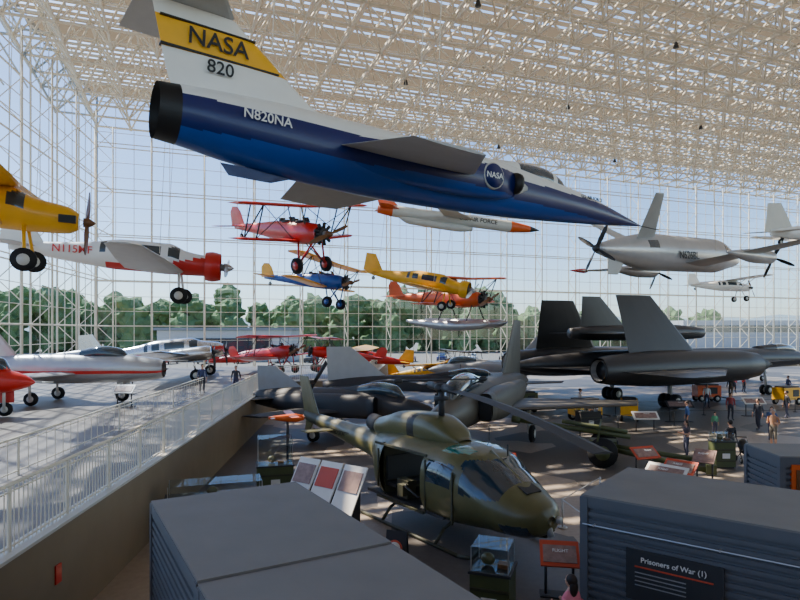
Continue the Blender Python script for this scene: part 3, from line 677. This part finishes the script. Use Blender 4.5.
# ---------------- people ----------------
cl={}
def cloth(c):
    if c not in cl: cl[c]=mat('cloth_%d_%d_%d'%c,c,.8,var=.15,scale=8)
    return cl[c]
def person(loc,head,shirt,pants,h=1.75,walk=.0,arm='down',hair=hairm,longhair=False,female=False,shorts=False):
    sh=cloth(shirt); pa=cloth(pants); shoe=dark
    P=[];Rr=[];Ed=[];Lb=[]
    def nd(p,r,l,par=None):
        P.append(Vector(p));Rr.append(r);Lb.append(l)
        if par is not None: Ed.append((par,len(P)-1))
        return len(P)-1
    sw=.17 if female else .2
    pel=nd((0,0,.97),(.13,.165),pa); wa=nd((.0,0,1.1),(.105,.135),sh,pel); ch=nd((0.01,0,1.28),(.12,.17),sh,wa); ub=nd((0,0,1.42),(.09,.13),sh,ch); ne=nd((.01,0,1.52),(.052,.052),skinm,ub); nd((.02,0,1.6),(.05,.05),skinm,ne)
    for s in(1,-1):
        st=walk*s
        hp=nd((0,.09*s,.9),(.1,.1),pa,pel); kn=nd((.12*st+.03,.1*s,.5),(.065,.065),pa,hp); cf=nd((.1*st-.05*abs(walk),.1*s,.33),(.06,.06),skinm if shorts else pa,kn)
        an=nd((.3*st-.04,.1*s,.1),(.045,.045),skinm if shorts else pa,cf); nd((.3*st+.14,.12*s,.045),(.042,.035),shoe,an)
        so_=nd((0,sw*s,1.4),(.062,.062),sh,ub)
        if arm=='down' or (arm=='one' and s>0): e=(-.04-.1*st,(sw+.06)*s,1.12); wv=(.06-.12*st,(sw+.07)*s,.87); dr_=Vector((.03,0,-1))
        elif arm in('front','one'): e=(-.02,(sw+.05)*s,1.13); wv=(.24,(sw-.02)*s,1.16); dr_=Vector((.9,-.2*s,.2))
        else: e=(.12,(sw+.05)*s,1.2); wv=(.22,(sw-.08)*s,1.45); dr_=Vector((.2,-.2*s,1))
        el=nd(e,(.045,.045),sh if not female else skinm,so_); wr=nd(wv,(.03,.03),skinm,el); dr_.normalize()
        pm=nd(tuple(Vector(wv)+dr_*.06),(.035,.02),skinm,wr)
        side=Vector((1,0,0)) if abs(dr_.x)<.5 else Vector((0,0,1))
        for k_,(o_,l_) in enumerate(((-.03,.07),(-.01,.085),(.01,.08),(.03,.06))):
            f1=nd(tuple(P[pm]+dr_*.035+side*o_),(.009,.009),skinm,pm); nd(tuple(P[f1]+dr_*l_+Vector((.01,-.015*s,0))),(.007,.007),skinm,f1)
        nd(tuple(P[wr]+dr_*.04+side*.06),(.01,.01),skinm,pm)
    me=bpy.data.meshes.new('tmp'); me.from_pydata([tuple(p) for p in P],Ed,[]); ob=bpy.data.objects.new('tmp',me); scene.collection.objects.link(ob)
    mo=ob.modifiers.new('s','SKIN'); mo.use_smooth_shade=True
    sv=me.skin_vertices[0].data
    for i,r in enumerate(Rr): sv[i].radius=r; sv[i].use_root=(i==0)
    ob.modifiers.new('u','SUBSURF').levels=1
    bpy.context.view_layer.update(); dg=bpy.context.evaluated_depsgraph_get(); m2=ob.evaluated_get(dg).to_mesh()
    vs=[tuple(v.co) for v in m2.vertices]; fs=[tuple(p.vertices) for p in m2.polygons]
    segs=[(P[a],P[b],Lb[a],Lb[b]) for a,b in Ed]
    def pick(c):
        best=1e9;l=None
        for a,b,la,lb in segs:
            ab=b-a; t=max(0,min(1,(c-a).dot(ab)/ab.length_squared)); dd_=(a+ab*t-c).length
            if dd_<best: best=dd_; l=la if t<.55 else lb
        return l
    g=B(); g.add(vs,fs,pick,True)
    ob.evaluated_get(dg).to_mesh_clear(); bpy.data.objects.remove(ob); bpy.data.meshes.remove(me)
    z=1.66
    g.sph((.03,0,z),(.095,.075,.12),skinm,18,12); g.sph((.05,0,z-.05),(.07,.058,.068),skinm)
    g.sph((.0,0,z+.035),(.11,.088,.105),hair,18,12) if not longhair else g.sph((-.01,0,z+.03),(.11,.092,.11),hair,18,12)
    g.sph((.065,0,z-.01),(.062,.066,.085),skinm)
    if longhair: g.sph((-.06,0,z-.1),(.06,.09,.16),hair)
    for s in(1,-1):
        g.sph((.12,.03*s,z+.005),(.01,.013,.008),signw,8,6); g.sph((.128,.03*s,z+.005),(.005,.006,.006),black,6,5); g.sph((.02,.077*s,z-.01),(.02,.01,.03),skinm,8,6)
        g.sph((.122,.03*s,z+.028),(.008,.018,.004),hair,6,5)
    g.sph((.132,0,z-.02),(.017,.012,.025),skinm,8,6); g.sph((.12,0,z-.06),(.008,.024,.007),signr,8,6)
    g.done('person',loc,head=head,scale=h/1.78)
person((14.1,25.6,0),100,(40,40,46),(50,52,60),1.75,.5)
person((12.6,26.4,0),190,(90,80,84),(70,72,90),1.62,.2,'front',longhair=True,female=True)
person((17.8,28.6,0),-140,(176,130,96),(120,112,96),1.82,.2,'front',shorts=True,hair=hairg)
person((18.9,30.5,0),-120,(90,110,150),(60,66,90),1.7,0,'one')
person((15.8,33.0,0),160,(60,90,140),(40,44,60),1.7,.4)
person((16.9,32.2,0),-90,(90,160,120),(70,70,90),1.2,.2)
person((8.1,14.2,0),-130,(206,70,90),(40,40,60),1.72,0,'one',longhair=True,female=True)
person((2.8,9.8,0),120,(226,130,150),(60,60,80),1.6,0,'front',longhair=True,female=True)
person((-12.1,36.7,Zt),-60,(60,70,110),(50,50,60),1.75,.3)
person((-9.9,36.2,Zt),-80,(60,60,70),(60,60,90),1.7,.2)
person((29.5,53,0),-90,(190,40,40),(50,50,70),1.72,.3)
person((30.6,53.4,0),-60,(200,60,50),(50,50,70),1.72,.2)
person((33,51,0),180,(70,80,110),(50,50,70),1.72,.4)
person((22,43,0),-100,(220,220,216),(50,50,70),1.72,.4)
person((24.5,38,0),170,(60,60,66),(90,90,110),1.75,.5)
person((5.5,44,0),90,(40,60,100),(50,50,60),1.75,.3)
person((20.5,37.2,0),-100,(150,60,60),(50,50,60),1.7,.3)
person((25.6,37.4,0),-60,(40,70,120),(50,50,60),1.75,.3)
person((27,49,0),60,(60,60,60),(90,80,70),1.75,.4)
person((20,33.5,0),200,(60,62,70),(60,60,70),1.78,.4)
person((12.0,40,0),-20,(200,190,180),(50,60,90),1.7,.3)
